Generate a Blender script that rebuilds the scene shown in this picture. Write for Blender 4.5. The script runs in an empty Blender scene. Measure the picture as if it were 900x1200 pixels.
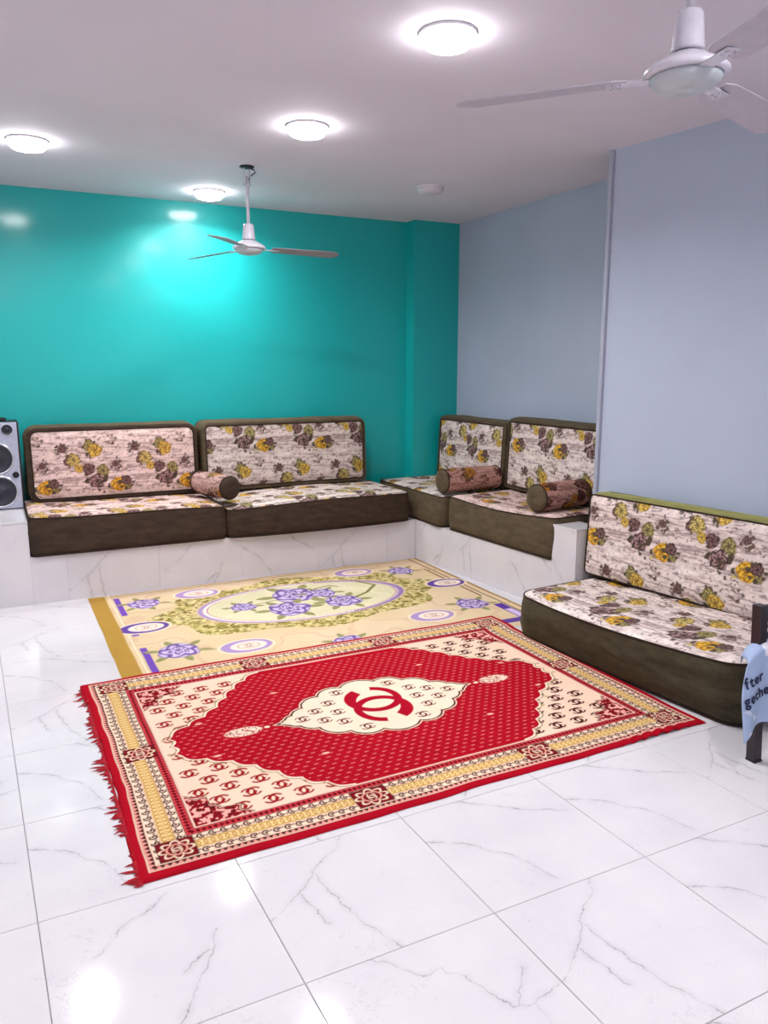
import bpy, bmesh, math, random
import numpy as np
from mathutils import Matrix, Vector
PI = math.pi
sc = bpy.context.scene
col = sc.collection
rnd = random.Random(7)

# ------------------------------------------------------------------ camera
FPX, CAM_H = 911.0, 1.55
pitch = math.atan(170 / FPX)
yaw = math.atan(465 / (FPX / math.cos(pitch)))
Fw = Vector((math.sin(yaw) * math.cos(pitch), math.cos(yaw) * math.cos(pitch), -math.sin(pitch)))
Rt = Vector((math.cos(yaw), -math.sin(yaw), 0))
Up = Rt.cross(Fw)
cam = bpy.data.cameras.new('camera')
cam.sensor_fit = 'VERTICAL'
cam.sensor_height = 24
cam.sensor_width = 18
cam.lens = FPX / 1200 * 24
cam.clip_start = 0.02
co = bpy.data.objects.new('camera', cam)
col.objects.link(co)
M = Matrix((Rt, Up, -Fw)).transposed().to_4x4()
M.translation = (0, 0, CAM_H)
co.matrix_world = M
sc.camera = co
# ------------------------------------------------------------------ world, exposure
w = bpy.data.worlds.new('world')
sc.world = w
w.use_nodes = True
w.node_tree.nodes['Background'].inputs[0].default_value = (0.75, 0.8, 1, 1)
w.node_tree.nodes['Background'].inputs[1].default_value = 0.05
sc.view_settings.view_transform = 'Standard'
sc.view_settings.look = 'None'
sc.view_settings.gamma = 1
sc.view_settings.use_curve_mapping = False
sc.view_settings.exposure = 0.14
LAMP_W = 17.5          # watts of each ceiling lamp
CEIL = 2.80


# ------------------------------------------------------------------ helpers
def srgb(r, g, b):
    def f(c):
        c /= 255.0
        return c / 12.92 if c <= 0.04045 else ((c + 0.055) / 1.055) ** 2.4
    return (f(r), f(g), f(b))


def lin(c):
    return np.array(srgb(*c))


class NT:
    def __init__(s, name):
        s.m = bpy.data.materials.new(name)
        s.m.use_nodes = True
        s.t = s.m.node_tree
        s.b = s.t.nodes['Principled BSDF']

    def n(s, typ, **kw):
        nd = s.t.nodes.new(typ)
        for k, v in kw.items():
            setattr(nd, k, v)
        return nd

    def l(s, a, b):
        s.t.links.new(a, b)

    def math(s, op, a, b=None, c=None, clamp=False):
        nd = s.n('ShaderNodeMath', operation=op, use_clamp=clamp)
        for i, v in enumerate((a, b, c)):
            if v is None:
                continue
            if isinstance(v, (int, float)):
                nd.inputs[i].default_value = v
            else:
                s.l(v, nd.inputs[i])
        return nd.outputs[0]

    def vm(s, op, a, b=None, out=0):
        nd = s.n('ShaderNodeVectorMath', operation=op)
        for i, v in enumerate((a, b)):
            if v is None:
                continue
            if isinstance(v, tuple):
                nd.inputs[i].default_value = v
            elif isinstance(v, (int, float)):
                nd.inputs['Scale'].default_value = v
            elif op == 'SCALE' and i == 1:
                s.l(v, nd.inputs['Scale'])
            else:
                s.l(v, nd.inputs[i])
        return nd.outputs[out]

    def mix(s, fac, a, b, blend='MIX'):
        nd = s.n('ShaderNodeMix', data_type='RGBA', blend_type=blend)
        if isinstance(fac, (int, float)):
            nd.inputs[0].default_value = fac
        else:
            s.l(fac, nd.inputs[0])
        for i, v in ((6, a), (7, b)):
            if isinstance(v, tuple):
                nd.inputs[i].default_value = (*v[:3], 1)
            else:
                s.l(v, nd.inputs[i])
        return nd.outputs[2]

    def noise(s, vec, scale, detail=3, rough=0.55, out=0):
        nd = s.n('ShaderNodeTexNoise')
        nd.inputs['Scale'].default_value = scale
        nd.inputs['Detail'].default_value = detail
        nd.inputs['Roughness'].default_value = rough
        if vec is not None:
            s.l(vec, nd.inputs['Vector'])
        return nd.outputs[out]

    def ramp(s, v, lo, hi, a=0.0, b=1.0):
        nd = s.n('ShaderNodeMapRange')
        s.l(v, nd.inputs[0])
        for i, x in enumerate((lo, hi, a, b)):
            nd.inputs[i + 1].default_value = x
        return nd.outputs[0]

    def bump(s, h, strength, dist=0.01):
        nd = s.n('ShaderNodeBump')
        nd.inputs['Strength'].default_value = strength
        nd.inputs['Distance'].default_value = dist
        s.l(h, nd.inputs['Height'])
        s.l(nd.outputs[0], s.b.inputs['Normal'])


def simple(name, rgb, rough=0.5, metal=0.0, var=0.06, scale=30, bump=0.0, bscale=80, **kw):
    t = NT(name)
    tc = t.n('ShaderNodeTexCoord').outputs['Object']
    nz = t.noise(tc, scale)
    c = srgb(*rgb)
    t.l(t.mix(t.ramp(nz, .3, .7), tuple(x * (1 - var) for x in c), tuple(min(1, x * (1 + var)) for x in c)), t.b.inputs['Base Color'])
    t.b.inputs['Roughness'].default_value = rough
    t.b.inputs['Metallic'].default_value = metal
    for k, v in kw.items():
        t.b.inputs[k.replace('_', ' ')].default_value = v
    if bump:
        t.bump(t.noise(tc, bscale), bump, .002)
    return t.m


def wall_paint(name, rgb, rough, spec=0.5, coat=0.0):
    t = NT(name)
    tc = t.n('ShaderNodeTexCoord').outputs['Object']
    c = srgb(*rgb)
    n1 = t.noise(tc, 1.3, 4)
    t.l(t.mix(t.ramp(n1, .3, .7), tuple(x * .96 for x in c), tuple(min(1, x * 1.04) for x in c)), t.b.inputs['Base Color'])
    t.b.inputs['Roughness'].default_value = rough
    t.b.inputs['Specular IOR Level'].default_value = spec
    if coat:
        t.b.inputs['Coat Weight'].default_value = coat
        t.b.inputs['Coat Roughness'].default_value = .14
    t.bump(t.noise(tc, 5, 5, .6), .10, .012)
    return t.m


def marble(name, lines, seed):
    """white glazed porcelain with grey veins; lines are polylines in the tile's own UV"""
    t = NT(name)
    uv = t.n('ShaderNodeUVMap').outputs[0]
    # jagged, cracked look: two scales of distortion
    nz = t.noise(t.vm('ADD', uv, (seed * 3.1, seed * 1.7, 0.0)), 5, 2, .6, out=1)
    d1 = t.vm('SCALE', t.vm('SUBTRACT', nz, (.5, .5, .5)), .10)
    nz2 = t.noise(t.vm('ADD', uv, (seed * 5.3, 2.0, 0.0)), 26, 3, .6, out=1)
    d2 = t.vm('SCALE', t.vm('SUBTRACT', nz2, (.5, .5, .5)), .045)
    p = t.vm('ADD', t.vm('ADD', uv, d1), d2)
    p = t.vm('MULTIPLY', p, (1, 1, 0))
    best = None
    for pl in lines:
        for a, b in zip(pl[:-1], pl[1:]):
            ba = (b[0] - a[0], b[1] - a[1], 0.0)
            L2 = ba[0] ** 2 + ba[1] ** 2
            pa = t.vm('SUBTRACT', p, (a[0], a[1], 0.0))
            dt = t.vm('DOT_PRODUCT', pa, ba, out=1)
            h = t.math('MULTIPLY', dt, 1 / L2, clamp=True)
            sb = t.vm('SCALE', ba, h)
            d = t.vm('LENGTH', t.vm('SUBTRACT', pa, sb), out=1)
            best = d if best is None else t.math('MINIMUM', best, d)
    var = t.noise(t.vm('ADD', uv, (seed, 9.0, 0.0)), 7, 3)
    wv = t.ramp(var, .3, .7, .0018, .0065)
    core = t.math('SUBTRACT', 1.0, t.math('DIVIDE', best, wv), clamp=True)
    core = t.math('MULTIPLY', core, t.ramp(var, .3, .65, .25, .8))
    halo = t.math('MULTIPLY', t.ramp(best, 0, .035, 1, 0), t.ramp(var, .35, .75, .02, .20))
    # faint hairline veins
    fn = t.noise(t.vm('ADD', uv, (seed * 2.0, 4.0, 0.0)), 2.6, 5, .62)
    hair = t.ramp(t.math('ABSOLUTE', t.math('SUBTRACT', fn, .5)), 0, .006, 1, 0)
    hair = t.math('MULTIPLY', hair, t.ramp(t.noise(t.vm('ADD', uv, (1.0, seed * 2.0, 0.0)), 2.2, 2), .5, .7, 0, .28))
    v = t.math('ADD', t.math('MAXIMUM', core, halo), hair, clamp=True)
    cloud = t.ramp(t.noise(t.vm('ADD', uv, (seed * 7.0, 0.0, 0.0)), 2.0, 4), .35, .7)
    base = t.mix(cloud, srgb(219, 215, 217), srgb(211, 207, 211))
    t.l(t.mix(v, base, srgb(112, 114, 120)), t.b.inputs['Base Color'])
    t.b.inputs['Roughness'].default_value = .07
    t.b.inputs['Specular IOR Level'].default_value = .5
    return t.m


def velvet(name, rgb, sheen=0.35):
    t = NT(name)
    tc = t.n('ShaderNodeTexCoord').outputs['Object']
    c = srgb(*rgb)
    st = t.vm('MULTIPLY', tc, (1, 1, 3.2))
    n1 = t.noise(st, 9, 4, .6)
    n2 = t.noise(tc, 60, 3, .7)
    f = t.math('ADD', t.math('MULTIPLY', t.ramp(n1, .35, .7), .7), t.math('MULTIPLY', t.ramp(n2, .35, .7), .3))
    t.l(t.mix(f, tuple(x * .72 for x in c), tuple(x * 1.45 for x in c)), t.b.inputs['Base Color'])
    t.b.inputs['Roughness'].default_value = .85
    t.b.inputs['Specular IOR Level'].default_value = .2
    t.b.inputs['Sheen Weight'].default_value = sheen
    t.b.inputs['Sheen Roughness'].default_value = .4
    t.b.inputs['Sheen Tint'].default_value = (*[min(1, x * 5) for x in c], 1)
    t.bump(t.noise(tc, 350, 2), .4, .003)
    return t.m


def printed(name, rough, spec=.2, bscale=420, bs=.35, tint=(1, 1, 1), sheen=0.0):
    """woven cloth whose printed/woven design is stored as a colour attribute on a fine grid"""
    t = NT(name)
    a = t.n('ShaderNodeAttribute')
    a.attribute_name = 'Col'
    tc = t.n('ShaderNodeTexCoord').outputs['Object']
    n = t.noise(tc, 300, 2)
    c = t.mix(1.0, a.outputs['Color'], tint, 'MULTIPLY')
    g = t.ramp(n, .3, .7, .86, 1.1)
    t.l(t.vm('SCALE', c, g), t.b.inputs['Base Color'])
    t.b.inputs['Roughness'].default_value = rough
    t.b.inputs['Specular IOR Level'].default_value = spec
    t.b.inputs['Sheen Weight'].default_value = sheen
    t.bump(t.noise(tc, bscale, 2), bs, .003)
    return t.m


def tag(o, label=None, cat=None, group=None, kind=None):
    if label: o['label'] = label
    if cat: o['category'] = cat
    if group: o['group'] = group
    if kind: o['kind'] = kind
    return o


def empty(name, loc, rz=0.0, label=None, cat=None, group=None):
    o = bpy.data.objects.new(name, None)
    o.empty_display_size = .1
    col.objects.link(o)
    o.location = loc
    o.rotation_euler = (0, 0, rz)
    return tag(o, label, cat, group)


def link(name, me, mat, parent=None, smooth=False, label=None):
    if mat is not None and not me.materials:
        me.materials.append(mat)
    if smooth:
        me.polygons.foreach_set('use_smooth', [True] * len(me.polygons))
    o = bpy.data.objects.new(name, me)
    col.objects.link(o)
    if parent is not None:
        o.parent = parent
    if label: o['label'] = label
    return o


def pyd(name, verts, faces, mat, parent=None, smooth=False, label=None):
    me = bpy.data.meshes.new(name)
    me.from_pydata([tuple(v) for v in verts], [], faces)
    me.update()
    return link(name, me, mat, parent, smooth, label)


def box(bm, x0, x1, y0, y1, z0, z1, bev=0.0):
    r = bmesh.ops.create_cube(bm, size=1)
    vs = r['verts']
    for v in vs:
        v.co = Vector(((x0 + x1) / 2 + v.co.x * (x1 - x0), (y0 + y1) / 2 + v.co.y * (y1 - y0), (z0 + z1) / 2 + v.co.z * (z1 - z0)))
    if bev:
        es = list({e for v in vs for e in v.link_edges})
        bmesh.ops.bevel(bm, geom=es, offset=bev, segments=2, affect='EDGES', profile=.5)


def bobj(name, bm, mat, parent=None, smooth=False, label=None):
    bmesh.ops.recalc_face_normals(bm, faces=bm.faces)
    me = bpy.data.meshes.new(name)
    bm.to_mesh(me)
    bm.free()
    return link(name, me, mat, parent, smooth, label)


def boxo(name, dims, mat, parent=None, bev=0.0, label=None):
    bm = bmesh.new()
    box(bm, *dims, bev=bev)
    return bobj(name, bm, mat, parent, False, label)


def prism(name, pts, z0, z1, mat, parent=None, bev=0.0):
    n = len(pts)
    bm = bmesh.new()
    a = [bm.verts.new((x, y, z0)) for x, y in pts]
    b = [bm.verts.new((x, y, z1)) for x, y in pts]
    bm.faces.new(a[::-1]); bm.faces.new(b)
    for i in range(n):
        j = (i + 1) % n
        bm.faces.new((a[i], a[j], b[j], b[i]))
    if bev:
        bmesh.ops.bevel(bm, geom=list(bm.edges), offset=bev, segments=1, affect='EDGES')
    return bobj(name, bm, mat, parent)


def lathe(name, prof, mat, parent=None, seg=48, label=None, smooth=True, loc=(0, 0, 0), caps=True):
    """prof: list of (radius, z) around z"""
    vs, fs = [], []
    for r, z in prof:
        for k in range(seg):
            a = 2 * PI * k / seg
            vs.append((loc[0] + r * math.cos(a), loc[1] + r * math.sin(a), loc[2] + z))
    for i in range(len(prof) - 1):
        for k in range(seg):
            k2 = (k + 1) % seg
            fs.append((i * seg + k, i * seg + k2, (i + 1) * seg + k2, (i + 1) * seg + k))
    if caps:
        if prof[0][0] > 1e-5: fs.append(tuple(range(seg))[::-1])
        if prof[-1][0] > 1e-5: fs.append(tuple((len(prof) - 1) * seg + k for k in range(seg)))
    bm = bmesh.new()
    bv = [bm.verts.new(v) for v in vs]
    for f in fs:
        bm.faces.new([bv[i] for i in f])
    bmesh.ops.remove_doubles(bm, verts=bm.verts, dist=1e-6)
    o = bobj(name, bm, mat, parent, smooth, label)
    return o


def tube(name, pts, rad, mat, parent=None, seg=7, closed=False, label=None):
    pts = [Vector(p) for p in pts]
    n = len(pts)
    vs, fs = [], []
    up = Vector((0, 0, 1))
    for i, p in enumerate(pts):
        if closed:
            tan = pts[(i + 1) % n] - pts[i - 1]
        else:
            tan = pts[min(i + 1, n - 1)] - pts[max(i - 1, 0)]
        tan.normalize()
        ref = up if abs(tan.dot(up)) < .9 else Vector((1, 0, 0))
        s = tan.cross(ref).normalized()
        t2 = s.cross(tan)
        for k in range(seg):
            a = 2 * PI * k / seg
            vs.append(p + s * math.cos(a) * rad + t2 * math.sin(a) * rad)
    for i in range(n if closed else n - 1):
        j = (i + 1) % n
        for k in range(seg):
            k2 = (k + 1) % seg
            fs.append((i * seg + k, i * seg + k2, j * seg + k2, j * seg + k))
    if not closed:
        fs.append(tuple(range(seg)))
        fs.append(tuple((n - 1) * seg + k for k in range(seg))[::-1])
    return pyd(name, vs, fs, mat, parent, True, label)


def vnoise(x, y, seed=0, octs=3):
    """smooth value noise, numpy, about -1..1"""
    x = np.asarray(x, float); y = np.asarray(y, float)
    out = np.zeros(np.broadcast(x, y).shape); amp = 1.0; tot = 0
    for o in range(octs):
        xi = np.floor(x).astype(np.int64); yi = np.floor(y).astype(np.int64)
        fx = x - xi; fy = y - yi
        fx = fx * fx * (3 - 2 * fx); fy = fy * fy * (3 - 2 * fy)

        def h(a, b):
            n = (a * 374761393 + b * 668265263 + (seed + o) * 1442695041) & 0x7fffffff
            n = ((n ^ (n >> 13)) * 1274126177) & 0x7fffffff
            return ((n ^ (n >> 16)) & 0xffff) / 32767.5 - 1
        v = (h(xi, yi) * (1 - fx) + h(xi + 1, yi) * fx) * (1 - fy) + (h(xi, yi + 1) * (1 - fx) + h(xi + 1, yi + 1) * fx) * fy
        out += v * amp; tot += amp; amp *= .5; x = x * 2.03; y = y * 2.03
    return out / tot


# ---------------- painter: designs of the textiles drawn into numpy colour grids
class Canvas:
    def __init__(s, w, h, res, base, wrap=False):
        s.w, s.h, s.res, s.wrap = w, h, res, wrap
        s.nx, s.ny = int(round(w / res)) + (0 if wrap else 1), int(round(h / res)) + (0 if wrap else 1)
        s.x, s.y = np.meshgrid(np.arange(s.nx) * w / (s.nx if wrap else s.nx - 1), np.arange(s.ny) * h / (s.ny if wrap else s.ny - 1))
        s.c = np.zeros((s.ny, s.nx, 3)) + lin(base)

    def put(s, m, c, sl=None, op=1.0):
        m = np.clip(m, 0, 1)[..., None] * op
        cc = c if isinstance(c, np.ndarray) else lin(c)
        if sl is None:
            s.c = s.c * (1 - m) + cc * m
        else:
            s.c[sl] = s.c[sl] * (1 - m) + cc * m

    def cov(s, d):          # signed distance -> coverage
        return np.clip(.5 - d / s.res, 0, 1)

    def local(s, cx, cy, r):
        """yields (slice, dx, dy) windows around a point, wrapping if needed"""
        offs = [(0, 0)]
        if s.wrap:
            offs = [(i * s.w, j * s.h) for i in (-1, 0, 1) for j in (-1, 0, 1)]
        for ox, oy in offs:
            X, Y = cx + ox, cy + oy
            i0 = max(0, int((X - r) / s.res)); i1 = min(s.nx, int((X + r) / s.res) + 2)
            j0 = max(0, int((Y - r) / s.res)); j1 = min(s.ny, int((Y + r) / s.res) + 2)
            if i0 < i1 and j0 < j1:
                sl = (slice(j0, j1), slice(i0, i1))
                yield sl, s.x[sl] - X, s.y[sl] - Y

    def rect(s, x0, x1, y0, y1, c, op=1):
        d = np.maximum(np.abs(s.x - (x0 + x1) / 2) - (x1 - x0) / 2, np.abs(s.y - (y0 + y1) / 2) - (y1 - y0) / 2)
        s.put(s.cov(d), c, op=op)

    def ell(s, cx, cy, rx, ry, c, ang=0, op=1, ring=None):
        ca, sa = math.cos(ang), math.sin(ang)
        for sl, dx, dy in s.local(cx, cy, max(rx, ry) + .02):
            u, v = dx * ca + dy * sa, -dx * sa + dy * ca
            q = np.hypot(u / rx, v / ry)
            d = (q - 1) * min(rx, ry)
            if ring: d = np.abs(d) - ring
            s.put(s.cov(d), c, sl, op)

    def line(s, pts, wd, c, op=1):
        for a, b in zip(pts[:-1], pts[1:]):
            mx, my = (a[0] + b[0]) / 2, (a[1] + b[1]) / 2
            L = math.hypot(b[0] - a[0], b[1] - a[1])
            for sl, dx, dy in s.local(mx, my, L / 2 + wd + .01):
                ax, ay = a[0] - mx, a[1] - my
                bx, by = b[0] - a[0], b[1] - a[1]
                h = np.clip(((dx - ax) * bx + (dy - ay) * by) / (L * L + 1e-12), 0, 1)
                d = np.hypot(dx - ax - bx * h, dy - ay - by * h) - wd
                s.put(s.cov(d), c, sl, op)

    def leaf(s, cx, cy, L, wd, ang, c, vein=None):
        ca, sa = math.cos(ang), math.sin(ang)
        for sl, dx, dy in s.local(cx, cy, L + .01):
            u, v = dx * ca + dy * sa, -dx * sa + dy * ca
            tt = np.clip(u / L, 0, 1)
            prof = wd * np.sin(PI * tt) ** .8
            d = np.where((u > 0) & (u < L), np.abs(v) - prof, .05)
            s.put(s.cov(d), c, sl)
            if vein is not None:
                s.put(s.cov(np.where((u > .1 * L) & (u < .9 * L), np.abs(v) - s.res * .35, .05)), vein, sl, .8)

    def rose(s, cx, cy, r, light, mid, dark, seed=0, petals=5):
        rs = random.Random(seed)
        ph = rs.random() * 6
        for sl, dx, dy in s.local(cx, cy, r * 1.3):
            th = np.arctan2(dy, dx); q = np.hypot(dx, dy) / r
            edge = .97 + .09 * np.abs(np.cos((petals + 1) * th / 2 + ph)) + .06 * np.cos(3 * th + ph) - .04
            cvr = np.clip(.5 - (q - edge) * r / s.res, 0, 1)
            spiral = np.cos((q * 3.1 + .5 * np.cos(petals * th + ph * 2 + q * 4)) * PI * 1.25)
            mixf = np.clip(spiral * .7 + .5, 0, 1)[..., None]
            cc = lin(mid) * (1 - mixf) + lin(light) * mixf
            ln = np.clip(1.2 - np.abs(spiral + .75) * 3.0, 0, 1)[..., None]
            rim = np.clip((q / edge - .86) * 9, 0, 1)[..., None] * .6
            core = np.clip((.3 - q) * 4, 0, 1)[..., None]
            dk = np.clip(np.maximum(np.maximum(ln, rim), core), 0, 1)
            cc = cc * (1 - dk) + lin(dark) * dk
            s.put(cvr, cc, sl)

    def arcs(s, cx, cy, R, c, rot=0.0, bold=1.0, op=1, flip=1):
        """two interlaced open rings set back to back"""
        off = .40 * R
        ca, sa = math.cos(rot), math.sin(rot)
        for sl, dx, dy in s.local(cx, cy, R * 1.6):
            u, v = (dx * ca + dy * sa) * flip, -dx * sa + dy * ca
            m = np.zeros_like(u)
            for sg in (1, -1):
                uu, vv = u * sg, v * sg
                q = np.hypot(uu, vv - off)
                th = np.arctan2(uu, vv - off)            # 0 at the top, where the ring is open
                # calligraphic stroke, fat at one end
                t = np.clip((th + PI) / (2 * PI), 0, 1)
                fat = .13 + .16 * np.clip((t - .0) , 0, 1) ** 0 * np.clip(-np.cos(PI * t) * -1, 0, 1)
                half = R * bold * .5 * (0.25 + .22 * np.clip((.5 - t) * 2, 0, 1))
                rc = R * (.865) - 0 * half
                d = np.abs(q - rc) - half
                gap = np.clip(.42 - np.abs(th), -1, 1) * q   # positive inside the opening
                d = np.maximum(d, gap)
                m = np.maximum(m, s.cov(d))
            s.put(m, c, sl, op)

    def blur(s):
        c = s.c
        if s.wrap:
            s.c = c * .6 + (np.roll(c, 1, 0) + np.roll(c, -1, 0) + np.roll(c, 1, 1) + np.roll(c, -1, 1)) * .1

    def sample(s, x, y):
        fx = np.asarray(x) / s.w * s.nx; fy = np.asarray(y) / s.h * s.ny
        i = np.floor(fx).astype(int); j = np.floor(fy).astype(int)
        a = (fx - i)[..., None]; b = (fy - j)[..., None]
        i0, i1, j0, j1 = i % s.nx, (i + 1) % s.nx, j % s.ny, (j + 1) % s.ny
        return (s.c[j0, i0] * (1 - a) + s.c[j0, i1] * a) * (1 - b) + (s.c[j1, i0] * (1 - a) + s.c[j1, i1] * a) * b


def grid_mesh(name, P, C, mat, parent=None, label=None, closed_u=False):
    """P: (ny,nx,3) positions, C: (ny,nx,3) linear colours"""
    ny, nx = P.shape[:2]
    me = bpy.data.meshes.new(name)
    nu = nx if closed_u else nx - 1
    nf = nu * (ny - 1)
    me.vertices.add(nx * ny)
    me.vertices.foreach_set('co', P.reshape(-1).astype(np.float32))
    jj, ii = np.meshgrid(np.arange(ny - 1), np.arange(nu), indexing='ij')
    i2 = (ii + 1) % nx
    f = np.stack([jj * nx + ii, jj * nx + i2, (jj + 1) * nx + i2, (jj + 1) * nx + ii], -1).reshape(-1)
    me.loops.add(nf * 4)
    me.loops.foreach_set('vertex_index', f.astype(np.int32))
    me.polygons.add(nf)
    me.polygons.foreach_set('loop_start', (np.arange(nf) * 4).astype(np.int32))
    me.polygons.foreach_set('use_smooth', np.ones(nf, bool))
    me.update(calc_edges=True)
    at = me.color_attributes.new('Col', 'FLOAT_COLOR', 'POINT')
    rgba = np.ones((ny * nx, 4), np.float32)
    rgba[:, :3] = C.reshape(-1, 3)
    at.data.foreach_set('color', rgba.reshape(-1))
    me.materials.append(mat)
    return link(name, me, None, parent, False, label)


# ------------------------------------------------------------------ room shell
m_teal = wall_paint('teal_gloss_paint', (4, 172, 169), .5, .4, coat=.55)
m_blue = wall_paint('blue_grey_paint', (176, 186, 204), .6, .3)
m_ceil = wall_paint('ceiling_paint', (226, 220, 229), .8, .2)
m_rear = wall_paint('pale_paint', (205, 205, 215), .6, .3)
m_grout = simple('grout', (150, 148, 155), .7)
m_trim = simple('white_bead', (168, 172, 188), .5)

XL, YR = -2.6, -2.6      # unseen sides of the room
WB = 6.33                # back wall plane
WR = 3.86                # right wall plane (recess)
slab_f = [(XL, YR), (4.6, YR), (4.6, WB), (XL, WB)]
floor = prism('floor', slab_f, -.12, -.004, m_grout); tag(floor, kind='structure')
tag(prism('ceiling', slab_f, CEIL, CEIL + .12, m_ceil), kind='structure')
tag(boxo('wall_back', (XL - .12, 4.6, WB, WB + .12, -.12, CEIL + .12), m_teal), kind='structure')
tag(boxo('wall_left', (XL - .12, XL, YR, WB, -.12, CEIL + .12), m_rear), kind='structure')
tag(boxo('wall_front', (XL - .12, 4.6, YR - .12, YR, -.12, CEIL + .12), m_rear), kind='structure')
tag(boxo('wall_right', (WR, WR + .12, 3.80, WB, -.004, CEIL), m_blue), kind='structure')
tag(boxo('wall_corner', (3.40, WR, 6.19, WB, -.004, CEIL), m_teal), kind='structure')


def near_wall_x(y):      # the nearer stretch of wall runs slightly askew
    return 3.392 + (3.735 - y) * .150


tag(prism('wall_right_front', [(near_wall_x(3.735), 3.735), (near_wall_x(YR), YR), (near_wall_x(YR) + .3, YR), (WR + .12, 3.80), (WR, 3.80), (3.44, 3.80)][:3] + [(WR + .12, 3.735)], -.004, CEIL, m_blue), kind='structure')
tag(boxo('trim_1', (3.372, 3.396, 3.737, 3.765, .57, CEIL), m_trim, bev=.003), kind='structure')

# ------------------------------------------------------------------ floor tiles
PR = [
    [[(.61, 1.0), (.54, .9), (.35, .75), (.2, .62), (.02, .47)], [(.34, .75), (.36, .45), (.40, .24), (.48, .01)], [(.19, .62), (.25, .33)]],
    [[(.0, .72), (.22, .56), (.34, .36), (.40, .25), (.46, .08)], [(.36, 1.0), (.49, .91), (.65, .77), (.93, .59)]],
    [[(.60, .93), (.52, .87), (.39, .8), (.2, .6)], [(.77, .55), (.71, .42), (.61, .28), (.48, .02)], [(.68, .42), (.55, .34)]],
    [[(.3, 1.0), (.36, .95), (.49, .78), (.57, .8), (.62, .71), (.73, .46), (.83, .42), (.99, .48)], [(.75, .45), (.9, .62)], [(.83, .42), (.8, .2)]],
]
m_marble = [marble('marble_glaze', p, i + 1.0) for i, p in enumerate(PR)]
TW, TH, SH = .583, .548, -.028
tiles = []
for i in range(4):
    bm = bmesh.new()
    g, ch = .0011, .0016
    def P(u, v, z, ins):
        x = ins + u * (TW - 2 * ins); y = ins + v * (TH - 2 * ins)
        return bm.verts.new((x + SH * y / TH * TH / .548 * .548, y, z))
    lo = [P(u, v, -.004, g) for u, v in ((0, 0), (1, 0), (1, 1), (0, 1))]
    md = [P(u, v, -.0012, g) for u, v in ((0, 0), (1, 0), (1, 1), (0, 1))]
    tp = [P(u, v, 0, g + ch) for u, v in ((0, 0), (1, 0), (1, 1), (0, 1))]
    bm.faces.new(tp)
    for a, b in ((lo, md), (md, tp)):
        for k in range(4):
            bm.faces.new((a[k], a[(k + 1) % 4], b[(k + 1) % 4], b[k]))
    uvl = bm.loops.layers.uv.new('UVMap')
    for f in bm.faces:
        for l in f.loops:
            l[uvl].uv = ((l.vert.co.x - SH * l.vert.co.y) / TW, l.vert.co.y / TH)
    me = bpy.data.meshes.new('tile')
    bm.to_mesh(me); bm.free()
    me.materials.append(m_marble[i])
    tiles.append(me)
known = {(0, 0): 0, (1, -1): 0, (3, 0): 0, (1, 0): 1, (2, 0): 1, (-1, 1): 1, (-1, 2): 1, (2, -1): 1, (-1, 4): 1, (-1, 3): 0, (-1, 0): 2, (0, -1): 3, (2, -2): 0, (-2, 0): 0, (-2, 2): 3, (-1, -1): 1, (3, -1): 3}
for a in range(-5, 7):
    for b in range(-7, 8):
        x0 = .597 + a * TW; y0 = 1.64 + b * TH
        x = x0 + SH * (y0 - 1.64)
        if y0 > 5.47 - .02 or x > near_wall_x(y0) - .06 or x < XL - .3: continue
        if y0 + TH > 5.47 and False: continue
        o = bpy.data.objects.new('tile', tiles[known.get((a, b), rnd.choice((0, 1, 2, 3, 1)))])
        o.location = (x, y0, 0)
        col.objects.link(o)
        o.parent = floor

# ------------------------------------------------------------------ tiled L-shaped bench
LED, BLK = .322, .563
m_core = simple('mortar', (150, 148, 152), .8)
bench = empty('tiled_bench', (1.5, 5.9, 0), 0, 'low L-shaped bench clad in white marble tiles along the teal wall', 'bench')
bl = lambda pts: [(x - 1.5, y - 5.9) for x, y in pts]


def bface(y):            # front face of the right arm runs slightly askew
    return 3.03 + (5.48 - y) * .076


YE = 3.66
prism('core', bl([(XL + .002, 5.482), (3.04, 5.482), (3.04 + .012 + .13, YE + .012), (near_wall_x(3.74) - .03, YE + .012), (near_wall_x(3.74) - .03, 3.81), (WR - .002, 3.81), (WR - .002, 6.188), (3.398, 6.188), (3.398, WB - .002), (XL + .002, WB - .002)]), 0, LED - .01, m_core, bench)
prism('core', bl([(XL + .002, 5.482), (.14, 5.482), (.14, WB - .002), (XL + .002, WB - .002)]), LED - .0095, BLK - .013, m_core, bench)
prism('core', bl([(bface(3.86) + .012, 3.86), (bface(YE) + .012, YE + .012), (near_wall_x(3.74) - .03, YE + .012), (near_wall_x(3.74) - .03, 3.86)]), LED - .0095, BLK - .013, m_core, bench)


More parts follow.
